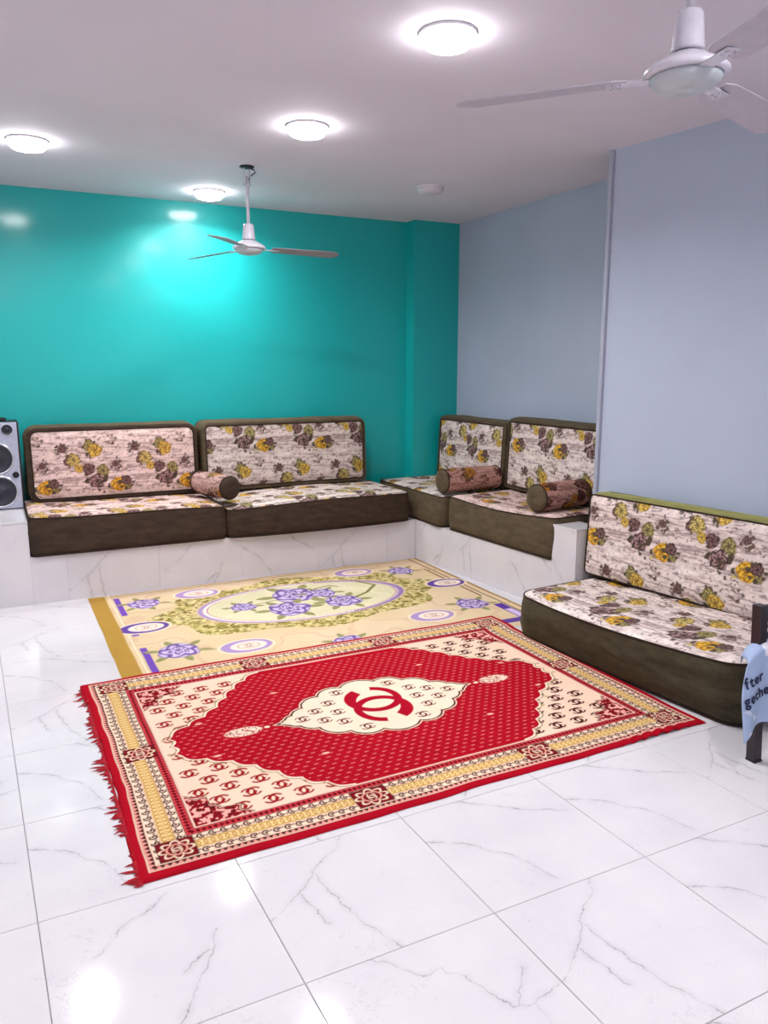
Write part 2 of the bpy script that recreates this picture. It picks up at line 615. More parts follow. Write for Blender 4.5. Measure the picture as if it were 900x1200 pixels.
def panel(p0, p1, z0, z1, th, mi, uvw=(0, 0, 1, 1)):
    """upright marble slab between plan points p0 and p1, its face on that line"""
    p0 = Vector((*bl([p0])[0], 0)); p1 = Vector((*bl([p1])[0], 0))
    d = (p1 - p0).normalized(); nrm = Vector((-d.y, d.x, 0))   # towards the core
    g = .0004
    a, b = p0 + d * g, p1 - d * g
    q = [a, b, b + nrm * th, a + nrm * th]
    bm = bmesh.new()
    lo = [bm.verts.new((v.x, v.y, z0 + g)) for v in q]
    hi = [bm.verts.new((v.x, v.y, z1 - g)) for v in q]
    bm.faces.new(lo[::-1]); bm.faces.new(hi)
    for k in range(4):
        bm.faces.new((lo[k], lo[(k + 1) % 4], hi[(k + 1) % 4], hi[k]))
    uvl = bm.loops.layers.uv.new('UVMap')
    for f in bm.faces:
        for l in f.loops:
            c = l.vert.co
            uu = ((c - p0).dot(d)) / .6
            l[uvl].uv = (uvw[0] + uu, uvw[1] + c.z / .6 + (c - p0).dot(nrm))
    bobj('panel', bm, m_marble[mi], bench)


def top_slab(pts, z0, z1, mi):
    p = bl(pts)
    bm = bmesh.new()
    lo = [bm.verts.new((x, y, z0)) for x, y in p]; hi = [bm.verts.new((x, y, z1)) for x, y in p]
    bm.faces.new(lo[::-1]); bm.faces.new(hi)
    n = len(p)
    for k in range(n):
        bm.faces.new((lo[k], lo[(k + 1) % n], hi[(k + 1) % n], hi[k]))
    uvl = bm.loops.layers.uv.new('UVMap')
    for f in bm.faces:
        for l in f.loops:
            c = l.vert.co
            l[uvl].uv = (c.x / .6 + .3, c.y / .6 + c.z)
    bobj('panel', bm, m_marble[mi], bench)


xs = [-2.59, -2.05, -1.5, -.95, -.4, .15]
for k in range(5):
    panel((xs[k], 5.47), (xs[k + 1], 5.47), 0, BLK - .012, .012, (k + 2) % 4, (.3, -.1))
xs = [.15, .37, .97, 1.57, 2.17, 2.77, 3.03]
for k in range(6):
    panel((xs[k], 5.47), (xs[k + 1], 5.47), 0, LED, .012, (3, 0, 2, 1, 0, 3)[k], (0, (.2, .35, .3, .3, .45, .0)[k]))
ys = [5.47, 4.88, 4.28, 3.87]
for k in range(3):
    panel((bface(ys[k]), ys[k]), (bface(ys[k + 1]), ys[k + 1]), 0, LED, .012, (2, 0, 1)[k], (.1, .25))
panel((bface(3.87), 3.87), (bface(YE), YE), 0, BLK - .012, .012, 1, (.2, .0))
xe = near_wall_x(3.74) - .032
panel((bface(YE) + .0125, YE), (xe, YE), 0, BLK - .012, .012, 1, (.55, .3))
top_slab([(XL + .002, 5.468), (.15, 5.468), (.15, WB - .002), (XL + .002, WB - .002)], BLK - .011, BLK, 3)
top_slab([(bface(3.87) - .002, 3.87), (bface(YE) - .002, YE - .002), (xe, YE - .002), (xe, 3.87)], BLK - .011, BLK, 1)
# raised kerb's inner upstand at the left end of the seats
top_slab([(.151, 5.484), (3.04, 5.484), (3.04, WB - .002), (.151, WB - .002)], LED - .009, LED, 2)
top_slab([(3.042, 5.484), (bface(3.88) + .014, 3.872), (WR - .002, 3.872), (WR - .002, 6.188), (3.042, 6.188)], LED - .009, LED, 2)

# ------------------------------------------------------------------ floral cloth design
FAB = Canvas(.50, .46, .002, (226, 210, 203), wrap=True)
X, Y = FAB.x, FAB.y


def pn(x, y, px, py, seed, octs=2):     # noise that repeats over the cloth's repeat
    a = 2 * PI * X / FAB.w * px / (2 * PI); b = Y / FAB.h * py
    # blend for seamlessness
    n0 = vnoise(a, b, seed, octs); n1 = vnoise(a - px, b, seed, octs)
    t = (X / FAB.w)
    n = n0 * (1 - t) + n1 * t
    m0 = vnoise(a, b - py, seed, octs); m1 = vnoise(a - px, b - py, seed, octs)
    m = m0 * (1 - t) + m1 * t
    q = Y / FAB.h
    return n * (1 - q) + m * q


gr = pn(X, Y, 4, 46, 3, 3)
FAB.put(np.clip((gr - .05) * 4, 0, .85), (178, 156, 152))
gr2 = pn(X, Y, 3, 26, 11, 3)
FAB.put(np.clip((np.abs(gr2) < .06) * .75 * (pn(X, Y, 6, 5, 5) > -.3), 0, 1), (134, 110, 108))
FAB.put(np.clip((pn(X, Y, 3, 14, 21) - .25) * 3, 0, .6), (240, 228, 220))
YEL = ((222, 190, 92), (192, 152, 58), (112, 82, 40))
OLV = ((172, 160, 104), (128, 118, 70), (70, 60, 42))
DRK = ((140, 108, 104), (82, 56, 56), (36, 24, 28))
rr = random.Random(5)


def sprig(cx, cy, n, R, c=(74, 62, 48)):
    for k in range(int(n * 1.6)):
        a = rr.random() * 2 * PI
        FAB.leaf(cx + math.cos(a) * R * .75, cy + math.sin(a) * R * .75, R * rr.uniform(.5, .85), R * rr.uniform(.16, .26), a + rr.uniform(-.9, .9), c, (140, 128, 100))


def dots(cx, cy, n, R, c=(88, 60, 60)):
    for k in range(n):
        a = rr.random() * 2 * PI; q = R * (.8 + .8 * rr.random())
        FAB.ell(cx + math.cos(a) * q, cy + math.sin(a) * q, .005, .0045, c)


sprig(.13, .345, 8, .05); dots(.13, .345, 7, .05)
FAB.rose(.120, .362, 0.0414, *OLV, seed=1); FAB.rose(.158, .328, 0.0496, *YEL, seed=2)
sprig(.43, .345, 7, .034); FAB.rose(.435, .345, 0.0289, *DRK, seed=3); dots(.43, .35, 6, .035)
sprig(.01, .255, 8, .045, (96, 80, 66)); FAB.rose(-.025, .25, 0.0331, *DRK, seed=8)
FAB.rose(.012, .262, 0.0469, (224, 202, 120), (150, 132, 72), (84, 66, 44), seed=4, petals=9)
FAB.rose(.045, .20, 0.0303, *YEL, seed=5)
sprig(.16, .14, 11, .062); dots(.16, .15, 9, .075)
FAB.rose(.112, .195, 0.0414, *DRK, seed=6); FAB.rose(.208, .182, 0.0441, *OLV, seed=7)
FAB.rose(.160, .105, 0.0551, (172, 140, 136), (96, 66, 68), (40, 26, 30), seed=9)
sprig(.205, .06, 6, .04); 
FAB.rose(.315, .075, 0.0551, (230, 186, 66), (204, 146, 40), (140, 90, 30), seed=10)
FAB.rose(.370, .098, 0.0372, *DRK, seed=11); FAB.rose(.385, .055, 0.0249, *OLV, seed=12)
sprig(.37, .08, 8, .042); FAB.rose(.372, .096, 0.0331, *DRK, seed=11)
sprig(.30, .225, 7, .035, (90, 74, 62)); FAB.rose(.30, .23, 0.0249, *DRK, seed=13); dots(.31, .23, 6, .035)
sprig(.28, .40, 5, .03, (96, 84, 60)); dots(.27, .41, 6, .03)
FAB.ell(.255, .035, .012, .009, (196, 178, 96)); dots(.255, .03, 4, .02)
for k in range(120):
    a = rr.random() * 2 * PI; px, py = rr.random() * .5, rr.random() * .46
    FAB.leaf(px, py, rr.uniform(.008, .018), .0035, a, (104, 84, 76))
# woven mottling of the print
mot = pn(X, Y, 30, 34, 51, 2)
FAB.c *= (1 + .30 * mot)[..., None]
FAB.blur()

# ------------------------------------------------------------------ cushions
m_cloth = printed('floral_cloth', .8, .15, tint=(1, 1, 1))
m_cloth_r = printed('floral_cloth_rosy', .8, .15, tint=(.98, .86, .84))
m_cloth_g = printed('floral_cloth_grey', .8, .15, tint=(.9, .9, .88))
m_cloth_dusk = printed('floral_cloth_dusky', .8, .15, tint=(.66, .50, .47))
m_cloth_red = printed('floral_cloth_russet', .8, .15, tint=(.60, .38, .33))
m_velvet = velvet('dark_brown_velvet', (62, 49, 39))
m_velvet_o = velvet('olive_brown_velvet', (84, 72, 54))
m_velvet_g = velvet('dark_olive_velvet', (66, 60, 44))
m_velvet_lit = velvet('toplit_olive_velvet', (128, 122, 72), .5)  # olive base lightened: light falling from above is painted into the colour
m_pipe = velvet('piping_velvet', (50, 38, 31), .1)


def outline(w, d, r, step=.03):
    """rounded rectangle centred on the origin, counter-clockwise"""
    pts = []
    hw, hd = w / 2, d / 2

    def seg(a, b):
        n = max(1, int(math.hypot(b[0] - a[0], b[1] - a[1]) / step))
        for i in range(n):
            pts.append((a[0] + (b[0] - a[0]) * i / n, a[1] + (b[1] - a[1]) * i / n))

    def arc(cx, cy, a0):
        for i in range(6):
            a = a0 + PI / 2 * i / 6
            pts.append((cx + r * math.cos(a), cy + r * math.sin(a)))
    seg((-hw + r, -hd), (hw - r, -hd)); arc(hw - r, -hd + r, -PI / 2)
    seg((hw, -hd + r), (hw, hd - r)); arc(hw - r, hd - r, 0)
    seg((hw - r, hd), (-hw + r, hd)); arc(-hw + r, hd - r, PI / 2)
    seg((-hw, hd - r), (-hw, -hd + r)); arc(-hw + r, -hd + r, PI)
    return np.array(pts)


def cushion(name, loc, rz, w, d, h, label, cat, group, cloth=None, band=None, r=.05, res=.006, fab=(0, 0), back=False,
            deform=None, puff=.022, bulge=.012, seed=0, wr=.010, lean=0.0, tex_rot=False, rim=0.0, rimmat=None):
    """w along local x, d depth (or height if back), h thickness. The floral face is the top (front if back)."""
    cloth = cloth or m_cloth; band = band or m_velvet
    root = empty(name, loc, rz, label, cat, group)

    def fin(P):
        P = P.copy()
        x, y, z = P[..., 0], P[..., 1], P[..., 2]
        if deform is not None:
            dx, dy, dz = deform(x, y, z / h)
            P = P + np.stack([dx + 0 * x, dy + 0 * x, dz + 0 * x], -1)
        if back:
            # stand it up: depth -> height, face -> front (-y)
            P = np.stack([P[..., 0], -P[..., 2], P[..., 1] + d / 2], -1)
            if lean:
                c, s_ = math.cos(lean), math.sin(lean)
                yy = P[..., 1] * c + P[..., 2] * s_
                zz = -P[..., 1] * s_ * 0 + P[..., 2] * c
                P = np.stack([P[..., 0], yy, zz], -1)
        return P
    # band: rings from underside to top edge
    ol = outline(w, d, r)
    n = len(ol)
    nr = 11
    cx = ol / np.maximum(np.abs(ol).max(), 1e-6)
    nrm = np.stack([np.roll(ol[:, 1], -1) - np.roll(ol[:, 1], 1), -(np.roll(ol[:, 0], -1) - np.roll(ol[:, 0], 1))], -1)
    nrm /= np.linalg.norm(nrm, axis=1)[:, None] + 1e-9
    per = np.concatenate([[0], np.cumsum(np.linalg.norm(np.diff(ol, axis=0), axis=1))])
    rings = []
    for k in range(nr):
        t = k / (nr - 1)
        off = bulge * (math.sin(PI * t) ** .7) + wr * vnoise(per * 3.5, t * 3.2 + 0 * per, seed, 3) * math.sin(PI * min(1, max(0, t * .98 + .01)))
        if t == 0: off = off * 0 - .012
        p = ol + nrm * (off[:, None] if isinstance(off, np.ndarray) else off)
        zz = np.full(n, h * t)
        rings.append(np.column_stack([p, zz]))
    V = np.stack(rings)                       # nr, n, 3
    Vf = fin(V).reshape(-1, 3)
    faces = []
    for k in range(nr - 1):
        for i in range(n):
            j = (i + 1) % n
            faces.append((k * n + i, k * n + j, (k + 1) * n + j, (k + 1) * n + i))
    faces.append(tuple(range(n))[::-1])
    pyd('velvet_band', Vf, faces, band, root, True)
    # floral face
    hw, hd = w / 2 - .002 - rim, d / 2 - .002 - rim
    rc = max(.004, r - .002 - rim * .5)
    nx = int((2 * hw) / res) + 1; ny = int((2 * hd) / res) + 1
    u, v = np.meshgrid(np.linspace(-1, 1, nx), np.linspace(-1, 1, ny))
    yy = v * hd
    inn = np.maximum(0, np.abs(yy) - (hd - rc))
    wx = hw - (rc - np.sqrt(np.maximum(0, rc * rc - inn * inn)))
    xx = u * wx
    e = np.minimum(1, np.minimum((1 - np.abs(u)) * hw, (1 - np.abs(v)) * hd) / .09)
    prof = np.sin(e * PI / 2) ** .8
    zz = h + puff * prof + .0035 * prof * vnoise(xx * 9, yy * 9, seed + 5, 3) + .002 * prof * vnoise(xx * 45, yy * 20, seed + 9, 2)
    P = fin(np.stack([xx, yy, zz], -1))
    fx, fy = (xx, yy) if not tex_rot else (yy, -xx)
    C = FAB.sample(fx + fab[0] + .006 * vnoise(xx * 5, yy * 5, seed, 2) + .003 * vnoise(xx * 55, yy * 55, 2, 1), fy + fab[1] + .006 * vnoise(xx * 5 + 9, yy * 5, seed, 2) + .003 * vnoise(xx * 55, yy * 55, 4, 1))
    grid_mesh('floral_cover', P, C, cloth, root)
    if rim:
        # velvet rim framing the printed panel
        V1 = ol; k1 = 1 - 0
        inner = outline(2 * hw + .006, 2 * hd + .006, rc + .003)
        # resample inner by matching point count
        ii = np.interp(np.linspace(0, 1, n, endpoint=False), np.linspace(0, 1, len(inner), endpoint=False), inner[:, 0])
        # simple inward offset instead of resampling
        A = np.column_stack([ol, np.full(n, h)])
        Bm = np.column_stack([ol - nrm * (rim * .5), np.full(n, h + .010)])
        Cc = np.column_stack([ol - nrm * (rim + .010), np.full(n, h + .003)])
        V = fin(np.stack([A, Bm, Cc])).reshape(-1, 3)
        fs = [(k * n + i, k * n + (i + 1) % n, (k + 1) * n + (i + 1) % n, (k + 1) * n + i) for k in range(2) for i in range(n)]
        pyd('velvet_rim', V, fs, rimmat or band, root, True)
        o2 = ol - nrm * (rim + .002)
        tube('piping', fin(np.column_stack([o2, np.full(n, h + .007)])), .0045, m_pipe, root, 6, True)
    else:
        tube('piping', fin(np.column_stack([ol - nrm * .001, np.full(n, h + .003)])), .0048, m_pipe, root, 6, True)
    tube('piping', fin(np.column_stack([ol, np.full(n, .006)])), .006, m_pipe, root, 6, True)
    return root


def bolster(name, loc, rz, L, R, label, cloth, band, fab=(0, 0), seed=0, tilt=0):
    root = empty(name, loc, rz, label, 'bolster', 'round bolster cushions on the seats')
    if tilt: root.rotation_euler = (0, tilt, rz)
    na, nl = int(2 * PI * R / .005), int(L / .006)
    a, l = np.meshgrid(np.linspace(0, 2 * PI, na, endpoint=False), np.linspace(-L / 2, L / 2, nl))
    e = np.abs(l) / (L / 2)
    rad = R * (1 - .07 * e ** 3) + .003 * vnoise(a * 2.0, l * 14, seed, 3) * np.sin(a / 2)
    P = np.stack([l, np.cos(a) * rad, R + np.sin(a) * rad * np.where(np.sin(a) < -.6, .97, 1)], -1)
    C = FAB.sample(l + fab[0], a * R + fab[1])
    grid_mesh('floral_cover', P, C, cloth, root, closed_u=True)
    for s in (-1, 1):
        pr = [(.93 * R, 0), (.90 * R, .012), (.7 * R, .022), (.4 * R, .027), (.12 * R, .026), (.0001, .020)]
        seg = 32
        vs, fs = [], []
        for r_, z in pr:
            for k in range(seg):
                an = 2 * PI * k / seg
                vs.append((s * (L / 2 - .001 + z), math.cos(an) * r_, R + math.sin(an) * r_))
        for i in range(len(pr) - 1):
            for k in range(seg):
                k2 = (k + 1) % seg
                f = (i * seg + k, i * seg + k2, (i + 1) * seg + k2, (i + 1) * seg + k)
                fs.append(f if s > 0 else f[::-1])
        pyd('end_cap', vs, fs, band, root, True)
        tube('piping', [(s * L / 2, math.cos(2 * PI * k / 28) * R * .95, R + math.sin(2 * PI * k / 28) * R * .95) for k in range(28)], .005, m_pipe, root, 6, True)
    return root


GS, GB = 'floor-style seat cushions', 'upright back cushions'
# --- seats along the teal wall.  deform receives x, y and the height fraction
W1 = 1.295


KS = 1.0


def d_s1(x, y, t):
    fr = np.clip(-y / .4, 0, 1)
    return 0, 0, t * (.018 * np.clip(-x / .65, -1, 1)) + t * .008 * np.sin(x * 4)


cushion('seat_cushion', (.158 + W1 / 2, 5.845, LED), 0, W1, .80, .245,
        'long brown velvet seat cushion with floral top beside the loudspeaker', 'seat cushion', GS, m_cloth_r, m_velvet, fab=(.1, .12), deform=d_s1, seed=1, puff=.02)


def d_s2(x, y, t):
    fr = np.clip(-y / .4, 0, 1) ** 2
    return 0, -.05 * fr * np.cos(np.clip(x / .74, -1, 1) * PI / 2) ** .7, t * (.012 * np.cos(x * 3.2)) - (1 - t) * fr * .0 + t * .01 * (x / .74)


cushion('seat_cushion', (1.468 + 1.50 / 2, 5.845, LED), 0, 1.50, .80, .222,
        'brown velvet seat cushion with bulging front, between bolster and bench corner', 'seat cushion', GS, m_cloth_g, m_velvet, fab=(.3, .05), deform=d_s2, seed=2, puff=.03)
cushion('seat_cushion', (3.035 + .80 / 2, 5.625, LED), -PI / 2, 1.09, .79, .235,
        'olive-brown seat cushion filling the corner of the bench', 'seat cushion', GS, m_cloth, m_velvet_o, fab=(.2, .2), seed=3, puff=.018, tex_rot=True)


def d_s4(x, y, t):
    fr = np.clip(-y / .3, 0, 1)
    return 0, 0, -t * .018 * np.cos(np.clip(x / .6, -1, 1) * PI / 2) + t * .02 * np.clip(x / .6, 0, 1) + 0 * fr


cushion('seat_cushion', (3.455, 4.458, LED), -PI / 2 + .070, 1.165, .70, .255,
        'olive-brown velvet seat cushion below two bolsters on the right arm of the bench', 'seat cushion', GS, m_cloth_r, m_velvet_o, fab=(.05, .3), deform=d_s4, seed=4, puff=.022, tex_rot=False)

# --- backs along the teal wall
SEAT = LED + .25
cushion('back_cushion', (.80, 6.225, SEAT + .02), 0, 1.20, .535, .235,
        'floral back cushion with yellow roses right beside the loudspeaker', 'back cushion', GB, m_cloth_r, m_velvet_o, fab=(.31, .235), back=True, seed=11, r=.075, rim=.022, lean=.06, puff=.02, rimmat=m_velvet)
cushion('back_cushion', (2.14, 6.225, SEAT + .02), 0, 1.395, .535, .235,
        'wide floral back cushion against the teal wall, nearer the corner', 'back cushion', GB, m_cloth_g, m_velvet_o, fab=(.03, .0), back=True, seed=12, r=.06, rim=.024, lean=.06, puff=.02)
# --- backs along the blue-grey wall
cushion('back_cushion', (3.80, 5.605, SEAT + .015), -PI / 2, 1.02, .525, .185,
        'narrower-looking floral back cushion against the blue-grey wall by the corner', 'back cushion', GB, m_cloth, m_velvet_o, fab=(.1, .1), back=True, seed=13, r=.03, rim=.022, lean=.05, puff=.015)
cushion('back_cushion', (3.80, 4.480, SEAT + .035), -PI / 2, 1.15, .545, .185,
        'floral back cushion on the blue-grey wall, partly hidden by the wall edge', 'back cushion', GB, m_cloth, m_velvet_o, fab=(.25, .0), back=True, seed=14, r=.03, rim=.022, lean=.05, puff=.015)
# --- near floor sofa
ANG = math.radians(-83.0)


def d_s5(x, y, t):
    fr = np.clip(-y / .30, 0, 1) ** 1.5
    return 0, -.085 * (.15 + .85 * t) * fr * np.cos(np.clip(x / .72, -1, 1) * PI / 2) ** .8, t * .02 * (x / .7)


dirw = Vector((math.cos(ANG), math.sin(ANG)))       # towards the camera
dirf = Vector((math.sin(ANG), -math.cos(ANG)))      # sofa front
bl0 = Vector((3.205, 3.600))                        # foot of the back cushion's face, far end
cushion('seat_cushion', (3.072, 2.868, .004), math.radians(-86), 1.48, .70, .262,
        'floral seat cushion with dark olive velvet sides lying on the floor, right foreground', 'seat cushion', GS, m_cloth, m_velvet_g, fab=(.30, .33), deform=d_s5, seed=21, puff=.03, r=.11, res=.0042, wr=.022, bulge=.022)
b5 = bl0 + dirw * .745 - dirf * .150
cushion('back_cushion', (b5.x, b5.y, .30), ANG, 1.52, .49, .150,
        'floral back cushion with olive velvet top lightened as if lit from above, over the floor seat', 'back cushion', GB, m_cloth, m_velvet_lit, fab=(.02, .08), back=True, seed=22, r=.03, res=.0042, lean=.055, puff=.018)

# --- bolsters
bolster('bolster', (1.445, 5.70, .597), math.radians(-74), .42, .088, 'dusky floral bolster lying askew where the two teal-wall seats meet', m_cloth_dusk, m_velvet, (.1, .2), 1)
bolster('bolster', (3.325, 5.125, .583), math.radians(2), .50, .098, 'floral bolster lying between the two back cushions of the blue-grey wall', m_cloth_red, m_velvet_o, (.2, .1), 2)
bolster('bolster', (3.37, 4.085, .605), math.radians(8), .42, .096, 'russet floral bolster at the bench end beside the marble block', m_cloth_red, m_velvet_o, (.0, .35), 3)

# ------------------------------------------------------------------ rugs
m_rug = printed('woven_rug', .95, .05, 520, .6)
RED, DKR, CRM, PNK, TAN, BRN = (168, 13, 32), (96, 12, 24), (238, 214, 184), (226, 150, 138), (232, 200, 138), (74, 28, 26)


def red_rug():
    W, H = 2.42, 1.655
    c = Canvas(W, H, .0035, RED)
    x, y = c.x, c.y
    e = np.minimum(np.minimum(x, W - x), np.minimum(y, H - y))      # distance to the edge
    # coordinate along the nearest side
    along = np.where(np.minimum(x, W - x) < np.minimum(y, H - y), y, x)

    def band(a, b, col_, op=1.0):
        c.put(c.cov(np.maximum(a - e, e - b)), col_, op=op)
    band(.034, .0395, CRM)
    band(.0395, .060, BRN)
    tri = np.abs(((along / .022) % 1) - .5) * 2
    c.put(c.cov(np.maximum(np.abs(e - .0405 - .0) - .017 * tri, -(e - .0395)) - 0) * (e < .060), PNK)
    band(.058, .062, CRM)
    band(.062, .205, (240, 212, 186))
    band(.095, .0975, (150, 90, 56)); band(.1425, .145, (150, 90, 56))
    band(.0975, .1425, TAN)
    # linked ovals on the tan stripe
    for off in (0, .024):
        q2 = (((along + off) / .048) % 1 - .5) * .048
        d = np.abs(np.hypot(q2 / .0175, (e - .120) / .019) - 1) * .0175 - .0021
        c.put(c.cov(d) * (np.abs(e - .120) < .022), (182, 132, 56), op=1)
    # little scrolls in both cream stripes
    for ec, sg in ((.0785, 1), (.1605, -1)):
        q = ((along / .040) % 1 - .5) * .040
        v = (e - ec) * sg
        rr_ = np.hypot(q, v)
        th = np.arctan2(v, q)
        d = np.abs(rr_ - .0115) - .0034
        m = c.cov(d) * (np.abs(th + .5) > .55)
        m = np.maximum(m, c.cov(np.hypot(q - .002, v) - .0055))
        m = np.maximum(m, c.cov(np.hypot(((along / .040 + .5) % 1 - .5) * .040, v - .006) - .004))
        c.put(m * (np.abs(v) < .0145), BRN)
    band(.176, .180, BRN)
    band(.180, .208, (206, 60, 66))
    tri = np.abs(((along / .020) % 1) - .5) * 2
    c.put(c.cov(np.abs(e - .194) - .011 * tri) * 1.0, DKR)
    band(.207, .211, BRN); band(.211, .220, (236, 190, 170))
    # medallion squares in the border
    blocks = [(.134, .119), (W - .134, .119), (.134, H - .119), (W - .134, H - .119), (.134, H / 2), (W - .134, H / 2)]
    blocks += [(.835, .119), (W - .835, .119), (.835, H - .119), (W - .835, H - .119)]
    for bx, by in blocks:
        hx, hy = .071, .056
        if bx < .2 or bx > W - .2: hx = .062
        for sl, dx, dy in c.local(bx, by, .09):
            d = np.maximum(np.abs(dx) - hx, np.abs(dy) - hy)
            c.put(c.cov(d), BRN, sl)
            c.put(c.cov(d + .004), (120, 16, 28), sl)
            th = np.arctan2(dy / hy, dx / hx); q = np.hypot(dx / hx, dy / hy)
            pet = .60 + .30 * np.abs(np.cos(4 * th))
            c.put(c.cov((np.abs(q - pet) - .07) * hy), CRM, sl)
            c.put(c.cov((np.abs(q - .52) - .045) * hy) , (236, 170, 150), sl)
        c.arcs(bx, by, .017, CRM, bold=.8)
    # field
    F0 = .220
    fx, fy = x - W / 2, y - H / 2
    infield = e > F0
    c.put(infield * 1.0, (240, 206, 180))
    # motifs over the cream corners
    stepx, stepy = .118, .078
    for r_ in range(20):
        for k in range(26):
            mx = F0 + .055 + k * stepx + (r_ % 2) * stepx / 2
            my = F0 + .05 + r_ * stepy
            if mx < W - F0 - .04 and my < H - F0 - .03:
                c.arcs(mx, my, .0285, (150, 20, 26) if mx < 1.2 else (78, 24, 24), rot=PI / 2, bold=1.15)
    # corner sprays
    for sx in (-1, 1):
        for sy in (-1, 1):
            ccx, ccy = W / 2 + sx * (W / 2 - F0), H / 2 + sy * (H / 2 - F0)
            for sl, dx, dy in c.local(ccx, ccy, .24):
                a_, b_ = -dx * sx, -dy * sy
                th = np.arctan2(b_, a_)
                lim = .115 + .07 * np.abs(np.cos(2 * th)) + .014 * np.cos(16 * th)
                d = np.hypot(a_, b_) - lim
                inside = ((a_ > 0) & (b_ > 0)) * 1.0
                c.put(c.cov(d - .009) * inside, (240, 206, 180), sl)
                c.put(c.cov(np.abs(d - .006) - .0025) * inside, BRN, sl)
                c.put(c.cov(d) * inside, (134, 18, 30), sl)
                tx = vnoise(a_ * 66, b_ * 66, 4, 2)
                c.put(c.cov(d + .008) * inside * (tx > .12), (238, 170, 156), sl)
                c.put(c.cov(d + .008) * inside * (tx < -.42), BRN, sl)
    # scalloped red field: long hexagon with stepped lobes
    ax, ay = np.abs(fx), np.abs(fy)
    HX, HY, TX = W / 2 - F0 - .045, H / 2 - F0, .40
    # sloping edge from (HX, .10) to (TX, HY)
    ex, ey = HX - TX, HY - .07
    L = math.hypot(ex, ey)
    s_ = ((ax - TX) * ex - (ay - HY) * ey) / L               # along
    dn = ((ax - TX) * ey + (ay - HY) * ex) / L               # outward
    scal = .020 * np.abs(np.sin(s_ * PI / .105)) + .018 * np.sin(s_ * PI / .31)
    d = dn - scal + .012
    d = np.maximum(d, ax - (HX - .02 * np.abs(np.sin(ay * PI / .07))))
    d = np.maximum(d, ay - HY)
    d = np.where(infield, d, .05)
    c.put(c.cov(np.abs(d - .014) - .0022) * infield, (120, 110, 70))
    c.put(c.cov(np.hypot(((s_ / .105) % 1 - .5) * .105 , dn - .016) - .010) * infield, (170, 150, 100), op=.7)
    c.put(c.cov(d - .006) * infield, (248, 226, 200))
    c.put(c.cov(d), RED)
    # woven flecks
    px_, py_ = .044, .030
    row = np.floor((fy + 5) / py_)
    qx = (((fx + 5) / px_ + .5 * (row % 2)) % 1 - .5) * px_
    qy = (((fy + 5) / py_) % 1 - .5) * py_
    fl = c.cov(np.maximum(np.abs(qx) - .0085, np.abs(qy) - .0020)) * (d < -.015)
    c.put(fl, (232, 138, 128))
    # scalloped central medallion
    lob = [(0, .175, .115), (.14, .165, .095), (.245, .105, .095), (.13, 0, .20), (0, 0, .24), (.335, .035, .078), (.25, 0, .12), (.405, .012, .048), (.44, 0, .032)]
    dm = np.full_like(x, 9.0)
    for lx, ly, lr in lob:
        dm = np.minimum(dm, np.hypot(ax - lx, ay - ly) - lr)
    tip = np.maximum(ay - (.50 - ax) * .45, .38 - ax)
    dm = np.minimum(dm, tip)
    c.put(c.cov(dm - .014), (120, 18, 26)); c.put(c.cov(dm - .010), RED)
    c.put(c.cov(dm - .007), (240, 206, 180))
    c.put(c.cov(dm - .001 + .002 * vnoise(x * 90, y * 90, 3, 1)), (70, 24, 24))
    c.put(c.cov(dm + .008), (240, 216, 190))
    for sx, sy in ((.375, .0), (.29, .052), (.295, -.05), (.205, .0), (.215, .10), (.21, -.105), (.145, .19), (.13, -.195)):
        for k in (1, -1):
            c.arcs(W / 2 + sx * k, H / 2 + sy * k, .0265, (100, 28, 26), rot=PI / 2, bold=.9)
    # tips' little finials and the two side sprays
    for k in (1, -1):
        c.ell(W / 2 + k * .54, H / 2, .012, .010, CRM)
        cx_ = W / 2 + k * .645
        for sl, dx, dy in c.local(cx_, H / 2, .11):
            q = np.hypot(dx / .085, dy / .042)
            tx = vnoise(dx * 75 + 3, dy * 75 + k * 9, 8, 2)
            c.put(np.clip((1.05 - q) * 6, 0, 1) * (np.abs(tx) > .13), (240, 206, 184), sl)
            c.put(np.clip((1.0 - q) * 6, 0, 1) * (np.abs(tx) < .07), (80, 20, 24), sl)
    for k in (1, -1):
        for (px2, py2) in ((.40, .33), (.40, -.33), (.80, .16), (.80, -.16)):
            c.ell(W / 2 + k * px2, H / 2 + py2, .016, .008, (238, 180, 160))
    # the large woven emblem
    cx_, cy_ = W / 2, H / 2
    for sl, dx, dy in c.local(cx_, cy_, .26):
        m = np.zeros_like(dx)
        for sg in (1, -1):
            u, v = dx * sg, dy * sg
            # ring open at the top, centre above the middle; left arm fat at its tip
            oy = .055
            Ro = .138
            qo = np.hypot(u, v - oy)
            fat = np.clip((v - .02) / .14, 0, 1) * (u < 0)
            xin = .012 * fat / 1
            qi = np.hypot(u - .016 * (u < 0) * np.clip((v - .0) / .1, 0, 1), v - oy + .0)
            Ri = .100 - .020 * fat
            d_ = np.maximum(qo - Ro, Ri - qi)
            th = np.arctan2(u, v - oy)
            gapd = np.where(u < 0, (.40 + th) * qo, (.30 - th) * qo)
            d_ = np.maximum(d_, gapd)
            m = np.maximum(m, c.cov(d_))
        c.put(m, (168, 12, 36), sl)
    # the weave's slight irregularity
    c.c *= (1 + .06 * vnoise(x * 6, y * 6, 77, 3))[..., None]
    # geometry
    z = .010 + .0022 * vnoise(x * 4, y * 4, 31, 3) + 0 * x
    step = 1 / (1 + np.exp(-((y + 2.222) - (3.66)) / .012))
    z = z + step * .010
    rim = np.clip(e / .012, 0, 1)
    z = .0015 + (z - .0015) * rim ** .4 + step * (1 - rim ** .4) * .008
